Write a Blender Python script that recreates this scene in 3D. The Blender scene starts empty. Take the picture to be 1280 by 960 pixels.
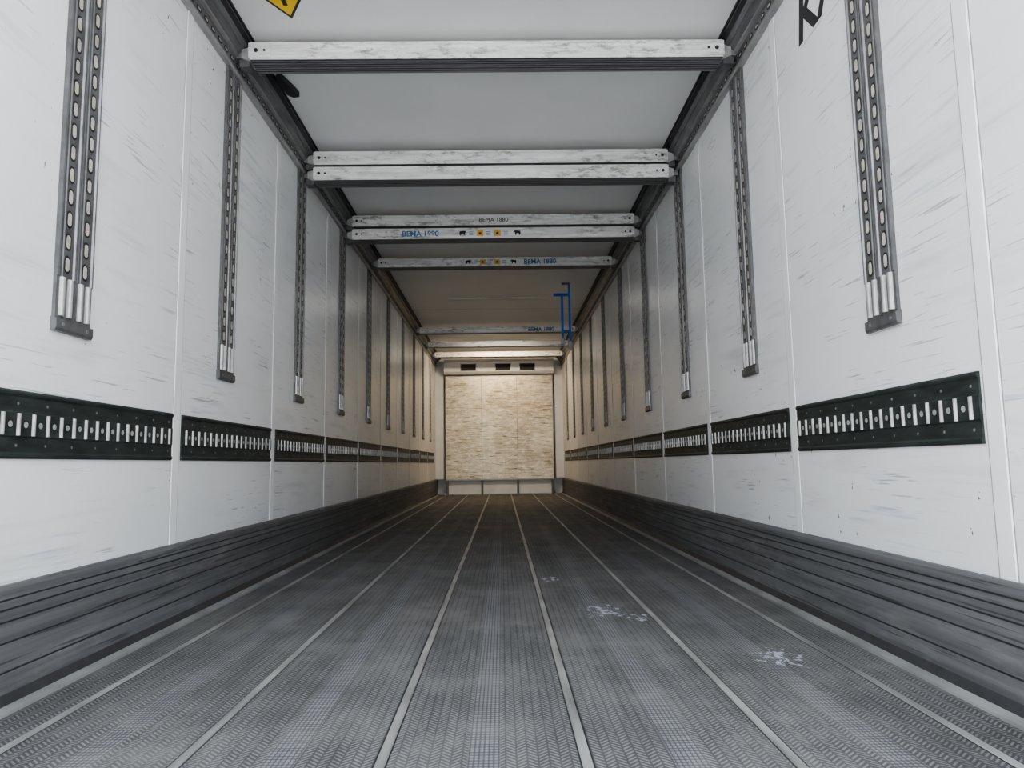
import bpy, math, random
from mathutils import Matrix, Vector
random.seed(3)
S=bpy.context.scene
HW=1.23; CEIL=2.65; Y0=0.95; Y1=14.05
PITCH=1.19

# ---------------------------------------------------------------- materials
def newmat(name):
    m=bpy.data.materials.new(name); m.use_nodes=True
    nt=m.node_tree; b=nt.nodes['Principled BSDF']
    return m,nt,b
def N(nt,t,**kw):
    n=nt.nodes.new(t)
    for k,v in kw.items(): setattr(n,k,v)
    return n
def val(nt,sock,v):
    if isinstance(v,bpy.types.NodeSocket): nt.links.new(v,sock)
    else: sock.default_value=v
def math_(nt,op,a,b=0.0,c=None,clamp=False):
    n=N(nt,'ShaderNodeMath',operation=op); n.use_clamp=clamp
    val(nt,n.inputs[0],a); val(nt,n.inputs[1],b)
    if c is not None: val(nt,n.inputs[2],c)
    return n.outputs[0]
def mapr(nt,v,a,b,c=0.0,d=1.0):
    n=N(nt,'ShaderNodeMapRange'); val(nt,n.inputs[0],v)
    for i,x in enumerate((a,b,c,d)): n.inputs[i+1].default_value=x
    return n.outputs[0]
def mix(nt,f,a,b,mode='MIX'):
    n=N(nt,'ShaderNodeMix',data_type='RGBA',blend_type=mode)
    val(nt,n.inputs[0],f)
    for i,x in ((6,a),(7,b)):
        if isinstance(x,bpy.types.NodeSocket): nt.links.new(x,n.inputs[i])
        else: n.inputs[i].default_value=(*x[:3],1)
    return n.outputs[2]
def coord(nt,scale=(1,1,1),rot=(0,0,0),world=False):
    if world:
        o=N(nt,'ShaderNodeNewGeometry').outputs['Position']
    else:
        o=N(nt,'ShaderNodeTexCoord').outputs['Object']
    mp=N(nt,'ShaderNodeMapping'); nt.links.new(o,mp.inputs[0])
    mp.inputs['Scale'].default_value=scale; mp.inputs['Rotation'].default_value=rot
    return mp.outputs[0]
def noise(nt,vec,scale,detail=4,rough=.6,dist=0.0):
    n=N(nt,'ShaderNodeTexNoise'); nt.links.new(vec,n.inputs['Vector'])
    n.inputs['Scale'].default_value=scale; n.inputs['Detail'].default_value=detail
    n.inputs['Roughness'].default_value=rough; n.inputs['Distortion'].default_value=dist
    return n.outputs[0]
def bump(nt,b,h,strength=.3,dist=.002):
    n=N(nt,'ShaderNodeBump'); n.inputs['Strength'].default_value=strength
    n.inputs['Distance'].default_value=dist
    nt.links.new(h,n.inputs['Height']); nt.links.new(n.outputs[0],b.inputs['Normal'])
def plain(name,col,rough=.5,metal=0.0,var=.15,scale=12,stretch=(1,1,1)):
    m,nt,b=newmat(name)
    f=noise(nt,coord(nt,stretch,world=True),scale,2)
    d=tuple(c*(1-var) for c in col); l=tuple(min(1,c*(1+var)) for c in col)
    nt.links.new(mix(nt,mapr(nt,f,.3,.7),d,l),b.inputs['Base Color'])
    b.inputs['Roughness'].default_value=rough; b.inputs['Metallic'].default_value=metal
    return m

def wall_mat():
    m,nt,b=newmat('white_grp_wall')
    big=noise(nt,coord(nt),1.1,4)
    col=mix(nt,mapr(nt,big,.35,.65),(.745,.752,.76),(.82,.825,.835))
    # soft horizontal rub marks
    s1=noise(nt,coord(nt,(1,.7,9)),1.8,6,.66,.2)
    mask=noise(nt,coord(nt,(1,.8,1.6)),1.6,2)
    s1=math_(nt,'MULTIPLY',mapr(nt,s1,.50,.70),mapr(nt,mask,.43,.63),clamp=True)
    col=mix(nt,math_(nt,'MULTIPLY',s1,.45),col,(.42,.42,.43))
    # thin scratches, almost horizontal
    s2=noise(nt,coord(nt,(1,3,90),(math.radians(7),0,0)),1.3,2,.5,.3)
    m2=noise(nt,coord(nt,(1,1,1)),2.7,1)
    s2=math_(nt,'MULTIPLY',mapr(nt,s2,.645,.675),mapr(nt,m2,.50,.60),clamp=True)
    col=mix(nt,math_(nt,'MULTIPLY',s2,.6),col,(.2,.2,.22))
    # blue smears
    s3=noise(nt,coord(nt,(1,1.0,22),(math.radians(-6),0,0)),1.9,3,.6)
    m3=noise(nt,coord(nt,(1,.7,1.3)),1.9,1)
    s3=math_(nt,'MULTIPLY',mapr(nt,s3,.58,.68),mapr(nt,m3,.52,.64),clamp=True)
    col=mix(nt,math_(nt,'MULTIPLY',s3,.5),col,(.38,.46,.56))
    # black chips
    ch=noise(nt,coord(nt,(1,11,7),(math.radians(25),0,0)),2.6,3,.7)
    m4=noise(nt,coord(nt),1.9,1)
    ch=math_(nt,'MULTIPLY',mapr(nt,ch,.69,.70),mapr(nt,m4,.52,.56),clamp=True)
    col=mix(nt,ch,col,(.05,.05,.05))
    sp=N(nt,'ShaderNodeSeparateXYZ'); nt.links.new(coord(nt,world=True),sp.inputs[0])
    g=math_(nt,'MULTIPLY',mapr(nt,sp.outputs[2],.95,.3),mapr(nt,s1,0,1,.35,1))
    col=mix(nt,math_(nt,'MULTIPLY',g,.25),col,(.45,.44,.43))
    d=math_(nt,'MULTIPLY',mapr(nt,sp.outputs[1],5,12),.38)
    col=mix(nt,d,col,(.42,.355,.28))  # light falloff and brown bulkhead reflection painted in towards the far end
    nt.links.new(col,b.inputs['Base Color'])
    b.inputs['Roughness'].default_value=.34
    return m
def ceil_mat():
    m,nt,b=newmat('ceiling_panel')
    f=noise(nt,coord(nt),1.3,4)
    nt.links.new(mix(nt,mapr(nt,f,.3,.7),(.74,.74,.735),(.80,.80,.795)),b.inputs['Base Color'])
    b.inputs['Roughness'].default_value=.42
    return m
def floor_mat():
    m,nt,b=newmat('tread_floor')
    sp=N(nt,'ShaderNodeSeparateXYZ'); nt.links.new(coord(nt),sp.inputs[0])
    x,y=sp.outputs[0],sp.outputs[1]
    row=math_(nt,'SIGN',math_(nt,'SINE',math_(nt,'MULTIPLY',x,2*math.pi/.044)))
    dg=math_(nt,'ADD',math_(nt,'MULTIPLY',y,430),math_(nt,'MULTIPLY',math_(nt,'MULTIPLY',x,row),400))
    a=math_(nt,'SINE',dg)
    c=math_(nt,'ABSOLUTE',math_(nt,'SINE',math_(nt,'MULTIPLY',x,2*math.pi/.044)))
    pat=math_(nt,'MULTIPLY',mapr(nt,a,-.2,.6),mapr(nt,c,.1,.4))
    fr=math_(nt,'SUBTRACT',math_(nt,'FRACT',math_(nt,'ADD',math_(nt,'DIVIDE',x,.41),10.5)),.5)
    fr=math_(nt,'ABSOLUTE',fr)
    band=mapr(nt,fr,.085,.075)
    sq=math_(nt,'MULTIPLY',math_(nt,'SINE',math_(nt,'MULTIPLY',x,2*math.pi/.020)),math_(nt,'SINE',math_(nt,'MULTIPLY',y,2*math.pi/.028)))
    patb=mapr(nt,math_(nt,'ABSOLUTE',sq),.2,.6)
    pm=N(nt,'ShaderNodeMix'); nt.links.new(band,pm.inputs[0]); nt.links.new(pat,pm.inputs[2]); nt.links.new(patb,pm.inputs[3]); pat=pm.outputs[0]
    wear=noise(nt,coord(nt,(5,.45,1)),1.6,5,.65)
    blot=noise(nt,coord(nt,(1,1,1)),2.3,6,.7)
    fine=noise(nt,coord(nt,(30,2.5,1)),2,3,.6)
    base=mix(nt,mapr(nt,wear,.35,.68),(.088,.087,.087),(.130,.128,.127))
    base=mix(nt,math_(nt,'MULTIPLY',mapr(nt,fine,.4,.7),.3),base,(.19,.189,.188))
    base=mix(nt,math_(nt,'MULTIPLY',band,.26),base,(.15,.155,.175))
    base=mix(nt,pat,mix(nt,1.0,base,(.55,.55,.55),'MULTIPLY'),mix(nt,1.0,base,(1.6,1.6,1.6),'MULTIPLY'))
    base=mix(nt,math_(nt,'MULTIPLY',mapr(nt,blot,.48,.68),.42),base,(.23,.225,.215))
    base=mix(nt,math_(nt,'MULTIPLY',mapr(nt,blot,.46,.32),.45),base,(.052,.050,.048))
    # flaked white residue patches
    sp2=noise(nt,coord(nt,(1.6,1,1)),24,5,.75)
    tot=None
    for cx,cy,r in ((.45,2.95,.15),(.56,2.80,.08),(.87,2.22,.12),(.28,3.75,.10)):
        d=math_(nt,'SQRT',math_(nt,'ADD',math_(nt,'POWER',math_(nt,'SUBTRACT',x,cx),2),math_(nt,'POWER',math_(nt,'MULTIPLY',math_(nt,'SUBTRACT',y,cy),.7),2)))
        k=mapr(nt,d,r,0,0,.38)
        tot=k if tot is None else math_(nt,'MAXIMUM',tot,k)
    spill=math_(nt,'MULTIPLY',mapr(nt,math_(nt,'ADD',sp2,math_(nt,'MULTIPLY',tot,.5)),.65,.69),mapr(nt,tot,0,.08),clamp=True)
    base=mix(nt,math_(nt,'MULTIPLY',spill,.75),base,(.50,.52,.60))
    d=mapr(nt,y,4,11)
    base=mix(nt,math_(nt,'MULTIPLY',d,.4),base,(.085,.070,.055))  # fading daylight painted into the colour: darker and browner with depth
    nt.links.new(base,b.inputs['Base Color'])
    nt.links.new(mapr(nt,wear,.3,.7,.8,.66),b.inputs['Roughness'])
    b.inputs['Specular IOR Level'].default_value=.35
    bump(nt,b,pat,.15,.001)
    return m
def kick_mat():
    m,nt,b=newmat('scuffed_kick_plate')
    s=noise(nt,coord(nt,(1,.35,24)),1.8,6,.65)
    s2=noise(nt,coord(nt,(1,1.0,5)),2.2,5,.7)
    col=mix(nt,mapr(nt,s,.36,.66),(.085,.086,.089),(.150,.152,.156))
    col=mix(nt,math_(nt,'MULTIPLY',mapr(nt,s2,.50,.68),.45),col,(.26,.262,.265))
    s3=noise(nt,coord(nt,(1,1.1,60)),1.8,3,.5)
    col=mix(nt,math_(nt,'MULTIPLY',mapr(nt,s3,.62,.66),.7),col,(.03,.03,.03))
    nt.links.new(col,b.inputs['Base Color'])
    b.inputs['Metallic'].default_value=.05; b.inputs['Roughness'].default_value=.6
    return m
def alu_beam_mat():
    m,nt,b=newmat('beam_aluminium')
    s=noise(nt,coord(nt,(1.6,10,22),world=True),1.7,5,.72)
    s2=noise(nt,coord(nt,(6,5,18),world=True),1.9,5,.78)
    mk=noise(nt,coord(nt,(1.4,3,3),world=True),2,2)
    col=mix(nt,mapr(nt,s,.35,.65),(.60,.595,.58),(.88,.88,.87))
    col=mix(nt,math_(nt,'MULTIPLY',math_(nt,'MULTIPLY',mapr(nt,s2,.49,.62),mapr(nt,mk,.40,.57),clamp=True),.75),col,(.15,.14,.13))
    nt.links.new(col,b.inputs['Base Color'])
    b.inputs['Metallic'].default_value=.2; b.inputs['Roughness'].default_value=.42
    return m
def bulk_mat():
    m,nt,b=newmat('weathered_bulkhead_panel')
    s=noise(nt,coord(nt,(1.0,1,22)),1.8,7,.7,.2)
    s2=noise(nt,coord(nt,(2.5,1,5)),3.2,8,.9)
    s3=noise(nt,coord(nt,(2.6,1,40)),1.5,4,.7)
    s4=noise(nt,coord(nt,(1,1,1.2)),1.3,3,.6)
    col=mix(nt,mapr(nt,s,.42,.58),(.38,.30,.20),(.60,.50,.36))
    col=mix(nt,math_(nt,'MULTIPLY',mapr(nt,s4,.42,.60),.6),col,(.74,.67,.53))
    col=mix(nt,math_(nt,'MULTIPLY',mapr(nt,s2,.50,.62),.8),col,(.90,.86,.75))
    col=mix(nt,math_(nt,'MULTIPLY',mapr(nt,s2,.45,.35),.75),col,(.20,.155,.115))
    col=mix(nt,math_(nt,'MULTIPLY',mapr(nt,s3,.58,.62),.8),col,(.08,.06,.045))
    nt.links.new(col,b.inputs['Base Color'])
    b.inputs['Metallic'].default_value=.35; b.inputs['Roughness'].default_value=.36
    return m

M_wall=wall_mat(); M_ceil=ceil_mat(); M_floor=floor_mat(); M_kick=kick_mat(); M_beam=alu_beam_mat(); M_bulk=bulk_mat()
M_kickdk=plain('kick_groove',(.035,.035,.037),.6,0,.2,20)
M_kicklt=plain('floor_edge_strip',(.27,.27,.265),.5,.1,.3,6,(1,.6,1))
M_track=plain('track_grey_steel',(.125,.125,.127),.45,.3,.25,20)
M_trackedge=plain('track_edge',(.22,.22,.225),.4,.4,.2,20)
M_slot=plain('slot_liner',(.50,.47,.41),.5,.1,.25,30)
M_dark=plain('dark_recess',(.02,.02,.022),.6,0,.2,20)
M_black=plain('black_rail',(.026,.032,.030),.5,.1,.5,9,(1,1,4))
M_silver=plain('galvanised_pin',(.42,.42,.41),.4,.4,.2,25)
M_bar=plain('rail_pin',(.40,.40,.38),.4,.3,.3,25)
M_seam=plain('sealant_line',(.36,.36,.37),.6,0,.15,10)
M_joint=plain('joint_strip_white',(.79,.795,.80),.4,0,.06,4)
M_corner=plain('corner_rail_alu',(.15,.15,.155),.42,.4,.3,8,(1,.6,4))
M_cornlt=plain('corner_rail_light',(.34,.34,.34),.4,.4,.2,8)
M_fseam=plain('floor_seam_alu',(.26,.255,.245),.5,.2,.4,5,(3,.6,1))
M_white=plain('white_paint',(.70,.70,.69),.4,0,.06,5)
M_undershade=plain('beam_underside_shade',(.20,.20,.205),.45,.2,.25,14,(.4,6,1))  # beam aluminium darkened to paint in the shade underneath
M_ribdk=plain('beam_groove',(.03,.03,.03),.6,0,.2,14)
M_blue=plain('blue_strap',(.02,.13,.50),.6,0,.2,30)
M_bluetxt=plain('blue_ink',(.03,.16,.36),.5,0,.05,10)
M_yellow=plain('sign_yellow',(.85,.55,.02),.45,0,.05,10)
M_ink=plain('black_ink',(.015,.015,.018),.5,0,.1,10)
M_ground=plain('concrete_yard',(.56,.55,.535),.85,0,.12,2)
M_orange=plain('ochre_icon',(.75,.42,.05),.5,0,.05,10)

# ---------------------------------------------------------------- mesh builder
class MB:
    def __init__(s): s.v=[];s.f=[];s.m=[];s.mats=[]
    def mi(s,mat):
        if mat not in s.mats: s.mats.append(mat)
        return s.mats.index(mat)
    def face(s,idx,mat): s.f.append(idx); s.m.append(s.mi(mat))
    def box(s,x0,x1,y0,y1,z0,z1,mat):
        n=len(s.v)
        s.v+=[(x0,y0,z0),(x1,y0,z0),(x1,y1,z0),(x0,y1,z0),(x0,y0,z1),(x1,y0,z1),(x1,y1,z1),(x0,y1,z1)]
        for q in ((0,3,2,1),(4,5,6,7),(0,1,5,4),(1,2,6,5),(2,3,7,6),(3,0,4,7)):
            s.face([n+i for i in q],mat)
    def prism(s,prof,axis,a,b,mat,mats=None):
        def P(p,t):
            return {0:(t,p[0],p[1]),1:(p[0],t,p[1]),2:(p[0],p[1],t)}[axis]
        n=len(s.v); k=len(prof)
        s.v+=[P(p,a) for p in prof]+[P(p,b) for p in prof]
        for i in range(k):
            j=(i+1)%k
            s.face([n+i,n+j,n+k+j,n+k+i],mats[i] if mats else mat)
        s.face([n+i for i in range(k)][::-1],mat); s.face([n+k+i for i in range(k)],mat)
    def oblong(s,c,w,h,x0,x1,mat,seg=5):
        r=min(w,h)/2; pts=[]
        if h>=w:
            d=h/2-r
            for i in range(seg+1):
                t=math.pi*i/seg; pts.append((c[0]+r*math.cos(t),c[1]+d+r*math.sin(t)))
            for i in range(seg+1):
                t=math.pi+math.pi*i/seg; pts.append((c[0]+r*math.cos(t),c[1]-d+r*math.sin(t)))
        else:
            d=w/2-r
            for i in range(seg+1):
                t=-math.pi/2+math.pi*i/seg; pts.append((c[0]+d+r*math.cos(t),c[1]+r*math.sin(t)))
            for i in range(seg+1):
                t=math.pi/2+math.pi*i/seg; pts.append((c[0]-d+r*math.cos(t),c[1]+r*math.sin(t)))
        s.prism(pts,0,x0,x1,mat)
    def mesh(s,name):
        me=bpy.data.meshes.new(name); me.from_pydata(s.v,[],s.f)
        for m in s.mats: me.materials.append(m)
        me.polygons.foreach_set('material_index',s.m)
        import bmesh
        bm=bmesh.new(); bm.from_mesh(me); bmesh.ops.recalc_face_normals(bm,faces=bm.faces); bm.to_mesh(me); bm.free()
        me.update(); return me
def add(name,me,loc=(0,0,0),rotz=0,parent=None):
    o=bpy.data.objects.new(name,me); S.collection.objects.link(o)
    o.location=loc; o.rotation_euler=(0,0,rotz)
    if parent: o.parent=parent
    return o

# ---------------------------------------------------------------- shell
T=.08
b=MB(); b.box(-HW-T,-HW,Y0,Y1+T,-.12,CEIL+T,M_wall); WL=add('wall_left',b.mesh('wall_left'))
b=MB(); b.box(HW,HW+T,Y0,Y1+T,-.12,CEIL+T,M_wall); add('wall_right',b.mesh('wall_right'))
b=MB(); b.box(-HW,HW,Y1,Y1+T,-.12,CEIL+T,M_white); add('wall_front',b.mesh('wall_front'))
b=MB(); b.box(-HW,HW,Y0,Y1,CEIL,CEIL+T,M_ceil)
for k in range(1,5):
    y=3.0*k+.5
    b.box(-HW+.09,HW-.09,y-.003,y+.003,CEIL-.0015,CEIL,M_seam)
add('ceiling',b.mesh('ceiling'))
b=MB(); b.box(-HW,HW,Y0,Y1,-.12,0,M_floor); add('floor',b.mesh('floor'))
# floor seams
b=MB()
for x in (-1.025,-.615,-.205,.205,.615,1.025):
    b.prism([(x-.011,0),(x-.009,.0025),(x+.009,.0025),(x+.011,0)],1,Y0,Y1-.12,M_fseam)
    b.box(x-.014,x-.011,Y0,Y1-.12,0,.0006,M_dark); b.box(x+.011,x+.014,Y0,Y1-.12,0,.0006,M_dark)
add('trim_1',b.mesh('floor_seams'))
# kick plates (baseboards)
def kick(side):
    s=-1 if side=='left' else 1
    W=HW
    prof=[(W,0),(W-.070,0),(W-.070,.008),(W-.040,.012),(W-.024,.034)]
    mats=[M_kick,M_kicklt,M_kicklt,M_kickdk,M_kick]
    for z,h in ((.045,.045),(.092,.07),(.164,.05),(.216,.028),(.246,.022)):
        prof+=[(W-.024,z),(W-.024,z+h-.005),(W-.0215,z+h-.004),(W-.0215,z+h-.001),(W-.024,z+h)]
        mats+=[M_kick,M_kickdk,M_kickdk,M_kickdk,M_kick]
    prof+=[(W-.022,.290),(W-.014,.300),(W,.300)]; mats+=[M_kick]*3
    prof=[(s*a,c) for a,c in prof]
    b=MB(); b.prism(prof,1,Y0,Y1-.02,M_kick,mats)
    add('baseboard_'+side,b.mesh('kick_'+side))
kick('left'); kick('right')
# ceiling corner rails
def corner(side):
    s=-1 if side=='left' else 1
    W=HW
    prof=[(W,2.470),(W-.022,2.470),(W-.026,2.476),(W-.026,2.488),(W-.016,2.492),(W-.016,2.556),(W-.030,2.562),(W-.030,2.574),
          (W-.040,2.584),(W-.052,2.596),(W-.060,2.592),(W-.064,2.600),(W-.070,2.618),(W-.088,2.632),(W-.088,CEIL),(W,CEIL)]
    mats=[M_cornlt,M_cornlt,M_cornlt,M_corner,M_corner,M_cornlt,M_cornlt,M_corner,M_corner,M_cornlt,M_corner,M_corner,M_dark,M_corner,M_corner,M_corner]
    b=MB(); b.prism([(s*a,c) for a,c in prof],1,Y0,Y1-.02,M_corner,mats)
    y=Y0+.05
    while y<Y1-.2:
        b.oblong((y,2.524),.045,.022,s*(W-.0161),s*(W-.0175),M_dark)
        b.oblong((y,2.524),.028,.010,s*(W-.0176),s*(W-.0182),M_slot)
        y+=.075
    b.box(*sorted((s*(W-.088),s*(W-.098))),Y0,Y1-.02,CEIL-.010,CEIL,M_dark)
    add('trim_2' if s<0 else 'trim_3',b.mesh('corner_rail_'+side))
corner('left'); corner('right')

# ---------------------------------------------------------------- wall joints
LS=[2.835+PITCH*k for k in range(-1,10)]
RS=[2.900+PITCH*k for k in range(-1,10)]
def joints(side,ys):
    b=MB(); s=-1 if side=='left' else 1
    for y in ys:
        if y<Y0+.1 or y>Y1-.15: continue
        pr=[(HW,y-.030),(HW-.0035,y-.027),(HW-.0035,y+.027),(HW,y+.030)]
        b.prism([(s*a,c) for a,c in pr],2,.30,2.47,M_joint)
        for d in (-.032,.032):
            b.box(*sorted((s*HW,s*(HW-.0012))),y+d-.0022,y+d+.0022,.30,2.47,M_seam)
    add('trim_4' if s<0 else 'trim_5',b.mesh('panel_joints_'+side))
joints('left',LS); joints('right',RS)

# ---------------------------------------------------------------- vertical lashing tracks
def track_mesh():
    b=MB(); zb,zt=.985,2.468
    for c in (-.045,.045):
        pr=[(0,c-.043),(.013,c-.043),(.013,c-.036),(.008,c-.033),(.008,c-.020),(.011,c-.018),(.011,c+.018),(.008,c+.020),(.008,c+.033),(.013,c+.036),(.013,c+.043),(0,c+.043)]
        mt=[M_track,M_trackedge,M_trackedge,M_track,M_track,M_track,M_track,M_track,M_trackedge,M_trackedge,M_track,M_track]
        b.prism(pr,2,zb+.16,zt,M_track,mt)
        z=zb+.20
        while z<zt-.03:
            b.oblong((c,z),.028,.054,.011,.0117,M_dark)
            b.oblong((c,z),.018,.040,.0117,.0125,M_slot)
            z+=.068
        b.box(0,.010,c-.043,c+.043,zb+.035,zb+.16,M_track)
        for d in (-.019,.019):
            pts=[(.010+.010*math.sin(math.pi*i/6),c+d-.010*math.cos(math.pi*i/6)) for i in range(7)]
            b.prism(pts,2,zb+.045,zb+.158,M_silver)
    b.box(0,.010,-.003,.003,zb+.04,zt,M_trackedge)
    b.prism([(0,zb),(.014,zb),(.018,zb+.008),(.018,zb+.034),(0,zb+.040)],1,-.092,.092,M_track)
    for d in (-.06,.06):
        b.oblong((d,zb+.02),.012,.012,.018,.0195,M_trackedge)
    return b.mesh('lashing_track')
TM=track_mesh()
LT=[2.115+PITCH*k for k in range(0,10)]
RT=[2.165+PITCH*k for k in range(0,10)]
for y in LT: add('lashing_track',TM,(-HW+.0005,y,0))
for y in RT: add('lashing_track',TM,(HW-.0005,y,0),math.pi)

# ---------------------------------------------------------------- horizontal lashing rails
def rail_mesh():
    b=MB(); L=.552; z0,z1=.620,.800; zc=.71
    pr=[(0,z0),(.006,z0),(.010,z0+.006),(.010,z0+.012),(.005,z0+.018),(.005,zc-.034),(.008,zc-.030),(.008,zc+.030),(.005,zc+.034),(.005,z1-.018),(.010,z1-.012),(.010,z1-.006),(.006,z1),(0,z1)]
    mt=[M_black]*14
    b.prism(pr,1,-L,L,M_black,mt)
    n=18; p=2*L/n
    for i in range(n):
        y=-L+p*(i+.5)
        b.oblong((y,zc),.026,.062,.008,.0086,M_dark)
        pts=[(.0086+.006*math.sin(math.pi*k/6),y-.006*math.cos(math.pi*k/6)) for k in range(7)]
        b.prism(pts,2,zc-.029,zc+.029,M_bar)
        if i<n-1:
            b.oblong((y+p/2,zc),.026,.026,.008,.0088,M_dark)
            b.oblong((y+p/2,zc),.017,.017,.0088,.0094,M_bar)
        if i%2==1:
            for sg in (-1,1):
                b.oblong((y,zc+sg*.055),.008,.008,.005,.0062,M_trackedge)
    return b.mesh('lashing_rail')
RM=rail_mesh()
for ys,x,r in ((LS,-HW+.0005,0),(RS,HW-.0005,math.pi)):
    for y in ys:
        c=y+PITCH/2
        if c+.55<Y1-.1 and c-.55>Y0: add('lashing_rail',RM,(x,c,0),r)

# ---------------------------------------------------------------- load beams
def beam_mesh():
    b=MB(); L=1.135
    h=.090; d=.066
    pr=[(-d,-.004),(-d,-.016),(-d+.003,-.018),(-d+.003,-h+.018),(-d,-h+.016),(-d,-h+.002),(-d+.002,-h)]
    mt=[M_beam]*6
    n=6; y=-d+.008; st=(2*d-.016)/n
    mt.append(M_undershade)
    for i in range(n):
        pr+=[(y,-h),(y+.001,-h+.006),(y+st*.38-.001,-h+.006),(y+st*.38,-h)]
        mt+=[M_ribdk]*3+[M_undershade]
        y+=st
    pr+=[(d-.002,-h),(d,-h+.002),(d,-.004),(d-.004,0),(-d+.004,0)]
    mt+=[M_undershade]+[M_beam]*4
    b.prism(pr,0,-L,L,M_beam,mt)
    for s in (-1,1):
        def X(a,c): return sorted((s*a,s*c))
        b.box(*X(L-.10,L+.006),-d-.004,-d,-h+.008,-.008,M_beam)
        b.prism([(s*(L),-.006),(s*(L+.05),-.022),(s*(L+.05),-.066),(s*(L),-h+.004)],1,-.036,.036,M_silver)
        b.box(*X(L+.05,L+.076),-.024,.024,-.060,-.030,M_trackedge)
        b.box(*X(L+.012,L+.060),-.030,.030,-h-.016,-h+.022,M_track)
        for (cx,r) in ((L-.03,.010),(L-.07,.006)):
            pts=[(s*cx+r*math.cos(2*math.pi*i/12),-.046+r*math.sin(2*math.pi*i/12)) for i in range(12)]
            b.prism(pts,1,-d-.0065,-d-.004,M_dark)
    return b.mesh('load_beam')
BM=beam_mesh()
def beam(y,zt): return add('load_beam',BM,(0,y+.066,zt))
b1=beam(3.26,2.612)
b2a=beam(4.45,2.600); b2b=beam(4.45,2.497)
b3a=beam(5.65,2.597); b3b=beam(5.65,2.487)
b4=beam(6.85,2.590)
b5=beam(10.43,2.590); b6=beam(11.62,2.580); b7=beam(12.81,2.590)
def text(body,size,mat,parent,loc,rot=(math.pi/2,0,0),name='lettering',shear=0,off=0):
    c=bpy.data.curves.new(name,'FONT'); c.body=body; c.size=size; c.extrude=.0004; c.shear=shear; c.offset=off
    c.materials.append(mat); o=bpy.data.objects.new(name,c); S.collection.objects.link(o)
    o.location=loc; o.rotation_euler=rot
    if parent: o.parent=parent
    return o
def icons(par,x,zc=-.046):
    b=MB(); yf=-.0638
    def glyph(cx,s):
        b.prism([(cx-.028*s,zc-.004),(cx-.026*s,zc+.016),(cx+.006*s,zc+.02),(cx+.02*s,zc+.02),(cx+.034*s,zc+.004),(cx+.030*s,zc+.004),(cx+.020*s,zc+.008),(cx+.016*s,zc-.018),(cx+.008*s,zc-.018),(cx+.006*s,zc-.004),(cx-.012*s,zc-.004),(cx-.014*s,zc-.018),(cx-.022*s,zc-.018)],1,yf,yf+.001,M_ink)
    glyph(x,1); glyph(x+.44,-1)
    for dx,mt in ((.14,M_orange),(.28,M_orange)):
        b.box(x+dx-.026,x+dx+.026,yf,yf+.001,zc-.024,zc+.024,mt)
        b.box(x+dx-.010,x+dx+.010,yf-.0005,yf,zc-.010,zc+.008,M_ink)
    for dx in (.07,.21,.35):
        for k in range(3): b.box(x+dx-.02,x+dx+.015,yf,yf+.001,zc-.014+k*.012,zc-.010+k*.012,M_bluetxt)
    add('sticker_row',b.mesh('sticker_row'),(0,0,0),0,par)
icons(b3b,-.25); text('BEMA 1880',.062,M_bluetxt,b3b,(-.74,-.0645,-.067),off=.0015)
icons(b4,-.26); text('BEMA 1880',.066,M_bluetxt,b4,(.28,-.0645,-.067),off=.0015)
text('BEMA 1880',.05,M_ink,b3a,(-.12,-.0645,-.062))
text('BEMA 1880',.08,M_bluetxt,b5,(.45,-.0645,-.074),off=.002)

# ---------------------------------------------------------------- bulkhead at the front
b=MB(); yb=13.82
b.box(-1.02,1.02,yb,yb+.04,.30,2.26,M_bulk)
for x in (-.34,.34):
    b.box(x-.003,x+.003,yb-.001,yb,.30,2.26,M_track)
for x in (-1.035,1.02):
    b.box(x,x+.015,yb-.006,yb+.05,.28,2.28,M_cornlt)
b.box(-1.035,1.035,yb-.006,yb+.05,2.26,2.275,M_cornlt)
b.box(-1.035,1.035,yb-.012,yb+.05,.275,.30,M_cornlt)
for x in (-1.02,-.36,.32,.98):
    b.box(x-.0,x+.04,yb-.01,yb+.12,0.001,.275,M_track)
b.box(-1.0,1.0,yb+.06,yb+.10,.02,.275,M_white)
b.box(-1.1,1.1,yb+.05,Y1-.002,0.001,.02,M_cornlt)
add('bulkhead_panel',b.mesh('bulkhead_panel'))
for i,s in enumerate((-1,1)):
    b=MB(); pr=[(HW,Y1),(HW-.17,Y1),(HW-.17,Y1-.14),(HW-.15,Y1-.17),(HW,Y1-.17)]
    b.prism([(s*a,c) for a,c in pr],2,.30,2.47,M_white)
    add('trim_%d'%(6+i),b.mesh('corner_post'))
# refrigeration unit
b=MB(); YE=Y1-.002
b.prism([(YE,2.28),(13.72,2.30),(13.66,2.34),(13.66,2.52),(13.74,2.60),(YE,2.60)],0,-1.05,1.05,M_white)
for cx,w in ((-.58,.14),(.08,.14),(.545,.14)):
    b.box(cx-w,cx+w,13.652,13.66,2.355,2.485,M_dark)
    for k in range(4):
        b.box(cx-w,cx+w,13.640,13.652,2.365+k*.032,2.371+k*.032,M_ribdk)
    b.box(cx-w-.012,cx-w,13.645,13.66,2.345,2.495,M_cornlt); b.box(cx+w,cx+w+.012,13.645,13.66,2.345,2.495,M_cornlt)
add('refrigeration_unit',b.mesh('refrigeration_unit'))

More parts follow.
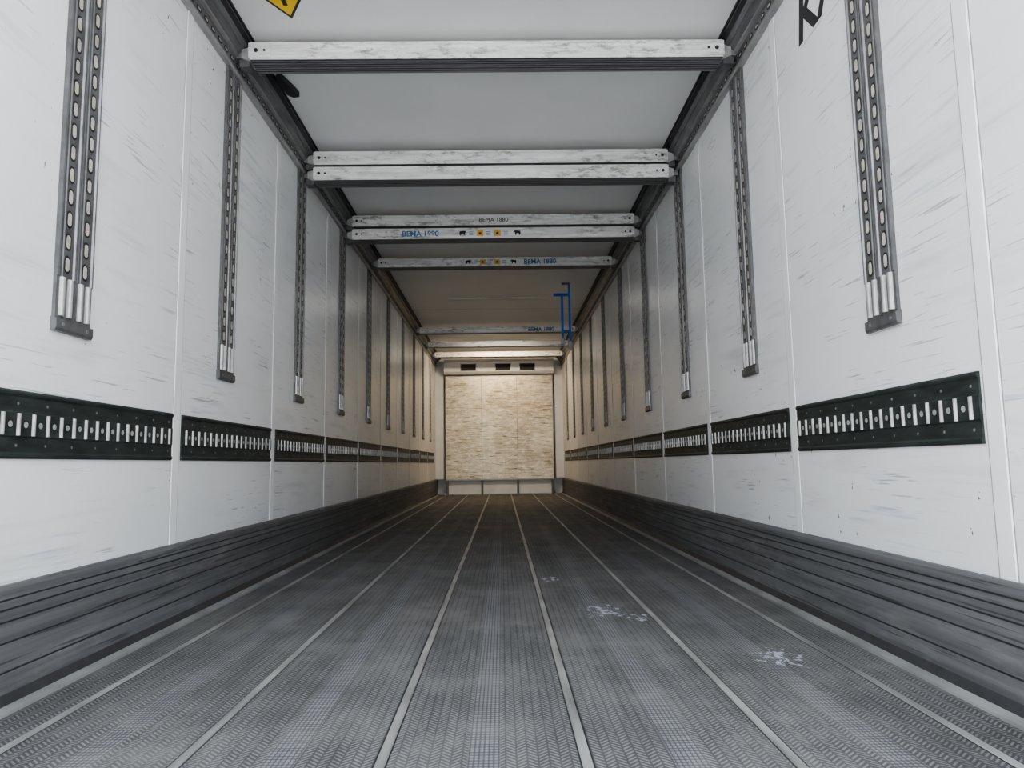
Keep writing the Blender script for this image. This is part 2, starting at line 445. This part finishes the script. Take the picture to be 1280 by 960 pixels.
# ---------------------------------------------------------------- hanging blue strap
b=MB()
yy=8.15
b.box(.76,.86,yy-.03,yy+.03,CEIL-.012,CEIL,M_track)
b.box(.830,.857,yy-.004,yy+.0,1.96,CEIL-.012,M_blue)
b.box(.745,.772,yy-.004,yy+.0,1.99,2.52,M_blue)
b.box(.66,.857,yy-.012,yy+.012,2.50,2.53,M_blue)
b.box(.745,.857,yy-.012,yy+.012,2.08,2.10,M_blue)
b.box(.738,.780,yy-.014,yy+.014,1.93,2.0,M_trackedge)
b.box(.823,.865,yy-.014,yy+.014,1.90,1.97,M_trackedge)
add('blue_lashing_strap',b.mesh('blue_lashing_strap'))

# added fill lights, with made-up flat ceiling bars as housings
def area(name,loc,rot,sx,sy,power,col,parent=None):
    l=bpy.data.lights.new(name,'AREA'); l.shape='RECTANGLE'; l.size=sx; l.size_y=sy; l.energy=power; l.color=col
    o=bpy.data.objects.new(name,l); S.collection.objects.link(o); o.location=loc; o.rotation_euler=rot
    if parent: o.parent=parent
    return o
b=MB(); b.prism([(-.055,0),(-.05,-.012),(-.03,-.018),(.03,-.018),(.05,-.012),(.055,0)],0,-.6,.6,M_white)
LM=b.mesh('added_fill_lamp')
fill_bar=add('added_fill_lamp',LM,(0,12.0,CEIL))  # added fill to brighten and warm the bulkhead
area('fill_light',(0,0,-.055),(math.radians(40),0,0),1.1,.06,28,(1,.82,.58),fill_bar)
fill_bar2=add('added_fill_lamp',LM,(0,11.05,CEIL))  # added fill to light the face of the next beam
area('fill_light',(0,0,-.028),(math.radians(12),0,0),1.1,.04,8,(1,.90,.74),fill_bar2)
fill_bar3=add('added_fill_lamp',LM,(0,8.88,CEIL))  # added fill to lift the mid ceiling, set near a seam
area('fill_light',(0,0,-.024),(0,0,0),1.1,.05,5,(1,.94,.86),fill_bar3)

# warning sign on ceiling
b=MB(); sx,sy=-.90,3.14
def tri(s,z0,z1,mat):
    c=(sx,sy-.16)
    P=[(c[0]+(0)*s,c[1]+.16*s),(c[0]-.15*s,c[1]-.10*s),(c[0]+.15*s,c[1]-.10*s)]
    b.prism(P,2,z0,z1,mat)
tri(1.0,CEIL-.002,CEIL,M_ink); tri(.84,CEIL-.003,CEIL-.002,M_yellow)
b.box(sx-.035,sx+.035,sy-.17,sy-.15,CEIL-.004,CEIL-.003,M_ink); b.box(sx-.01,sx+.01,sy-.20,sy-.10,CEIL-.004,CEIL-.003,M_ink)
add('warning_sign',b.mesh('warning_sign'))
b=MB()
b.prism([(-1.125,3.62),(-1.095,3.60),(-1.06,3.74),(-1.05,3.80),(-1.085,3.81),(-1.11,3.78)],2,CEIL-.03,CEIL,M_ink)
add('ceiling_hook',b.mesh('ceiling_hook'))
# lettering on right wall
R=Matrix(((0,0,-1),(-1,0,0),(0,1,0))).to_euler()
text('KA',.28,M_ink,None,(HW-.0008,2.66,2.20),R,'wall_lettering',.15,.006)

# ---------------------------------------------------------------- rear frame & ground
b=MB()
for s in (-1,1):
    x=sorted((s*HW,s*(HW+T+.03)))
    b.box(x[0],x[1],Y0-.06,Y0,-.2,CEIL+T+.03,M_cornlt)
b.box(-HW,HW,Y0-.06,Y0,CEIL,CEIL+T+.03,M_cornlt)
b.box(-HW,HW,Y0-.06,Y0,-.2,-.004,M_cornlt)
add('rear_door_frame',b.mesh('rear_door_frame'))
b=MB(); b.box(-30,30,-30,30,-1.30,-1.25,M_ground); add('ground',b.mesh('ground'))

# ---------------------------------------------------------------- world + camera
w=bpy.data.worlds.new('daylight'); S.world=w; w.use_nodes=True
nt=w.node_tree; bg=nt.nodes['Background']
tc=N(nt,'ShaderNodeTexCoord'); sp=N(nt,'ShaderNodeSeparateXYZ'); nt.links.new(tc.outputs['Generated'],sp.inputs[0])
nt.links.new(mix(nt,mapr(nt,sp.outputs[2],0,.9),(.965,.985,1.0),(.80,.90,1)),bg.inputs[0])
bg.inputs[1].default_value=4.7
sl=bpy.data.lights.new('sun','SUN'); sl.energy=8; sl.angle=.01; sl.color=(1,.96,.90)
so=bpy.data.objects.new('sun',sl); S.collection.objects.link(so)
so.rotation_euler=Vector((.35,-.35,-.87)).to_track_quat('-Z','Y').to_euler()

cam=bpy.data.cameras.new('camera'); co=bpy.data.objects.new('camera',cam); S.collection.objects.link(co)
cam.sensor_width=36; cam.lens=900/1280*36; cam.clip_start=.05
co.matrix_world=Matrix.Translation((.045,0,.59))@Matrix.Rotation(math.radians(-.86),4,'Z')@Matrix.Rotation(math.radians(90+6.27),4,'X')@Matrix.Rotation(math.radians(-.85),4,'Z')
S.camera=co
S.view_settings.view_transform='AgX'
S.view_settings.look='AgX - Medium High Contrast'
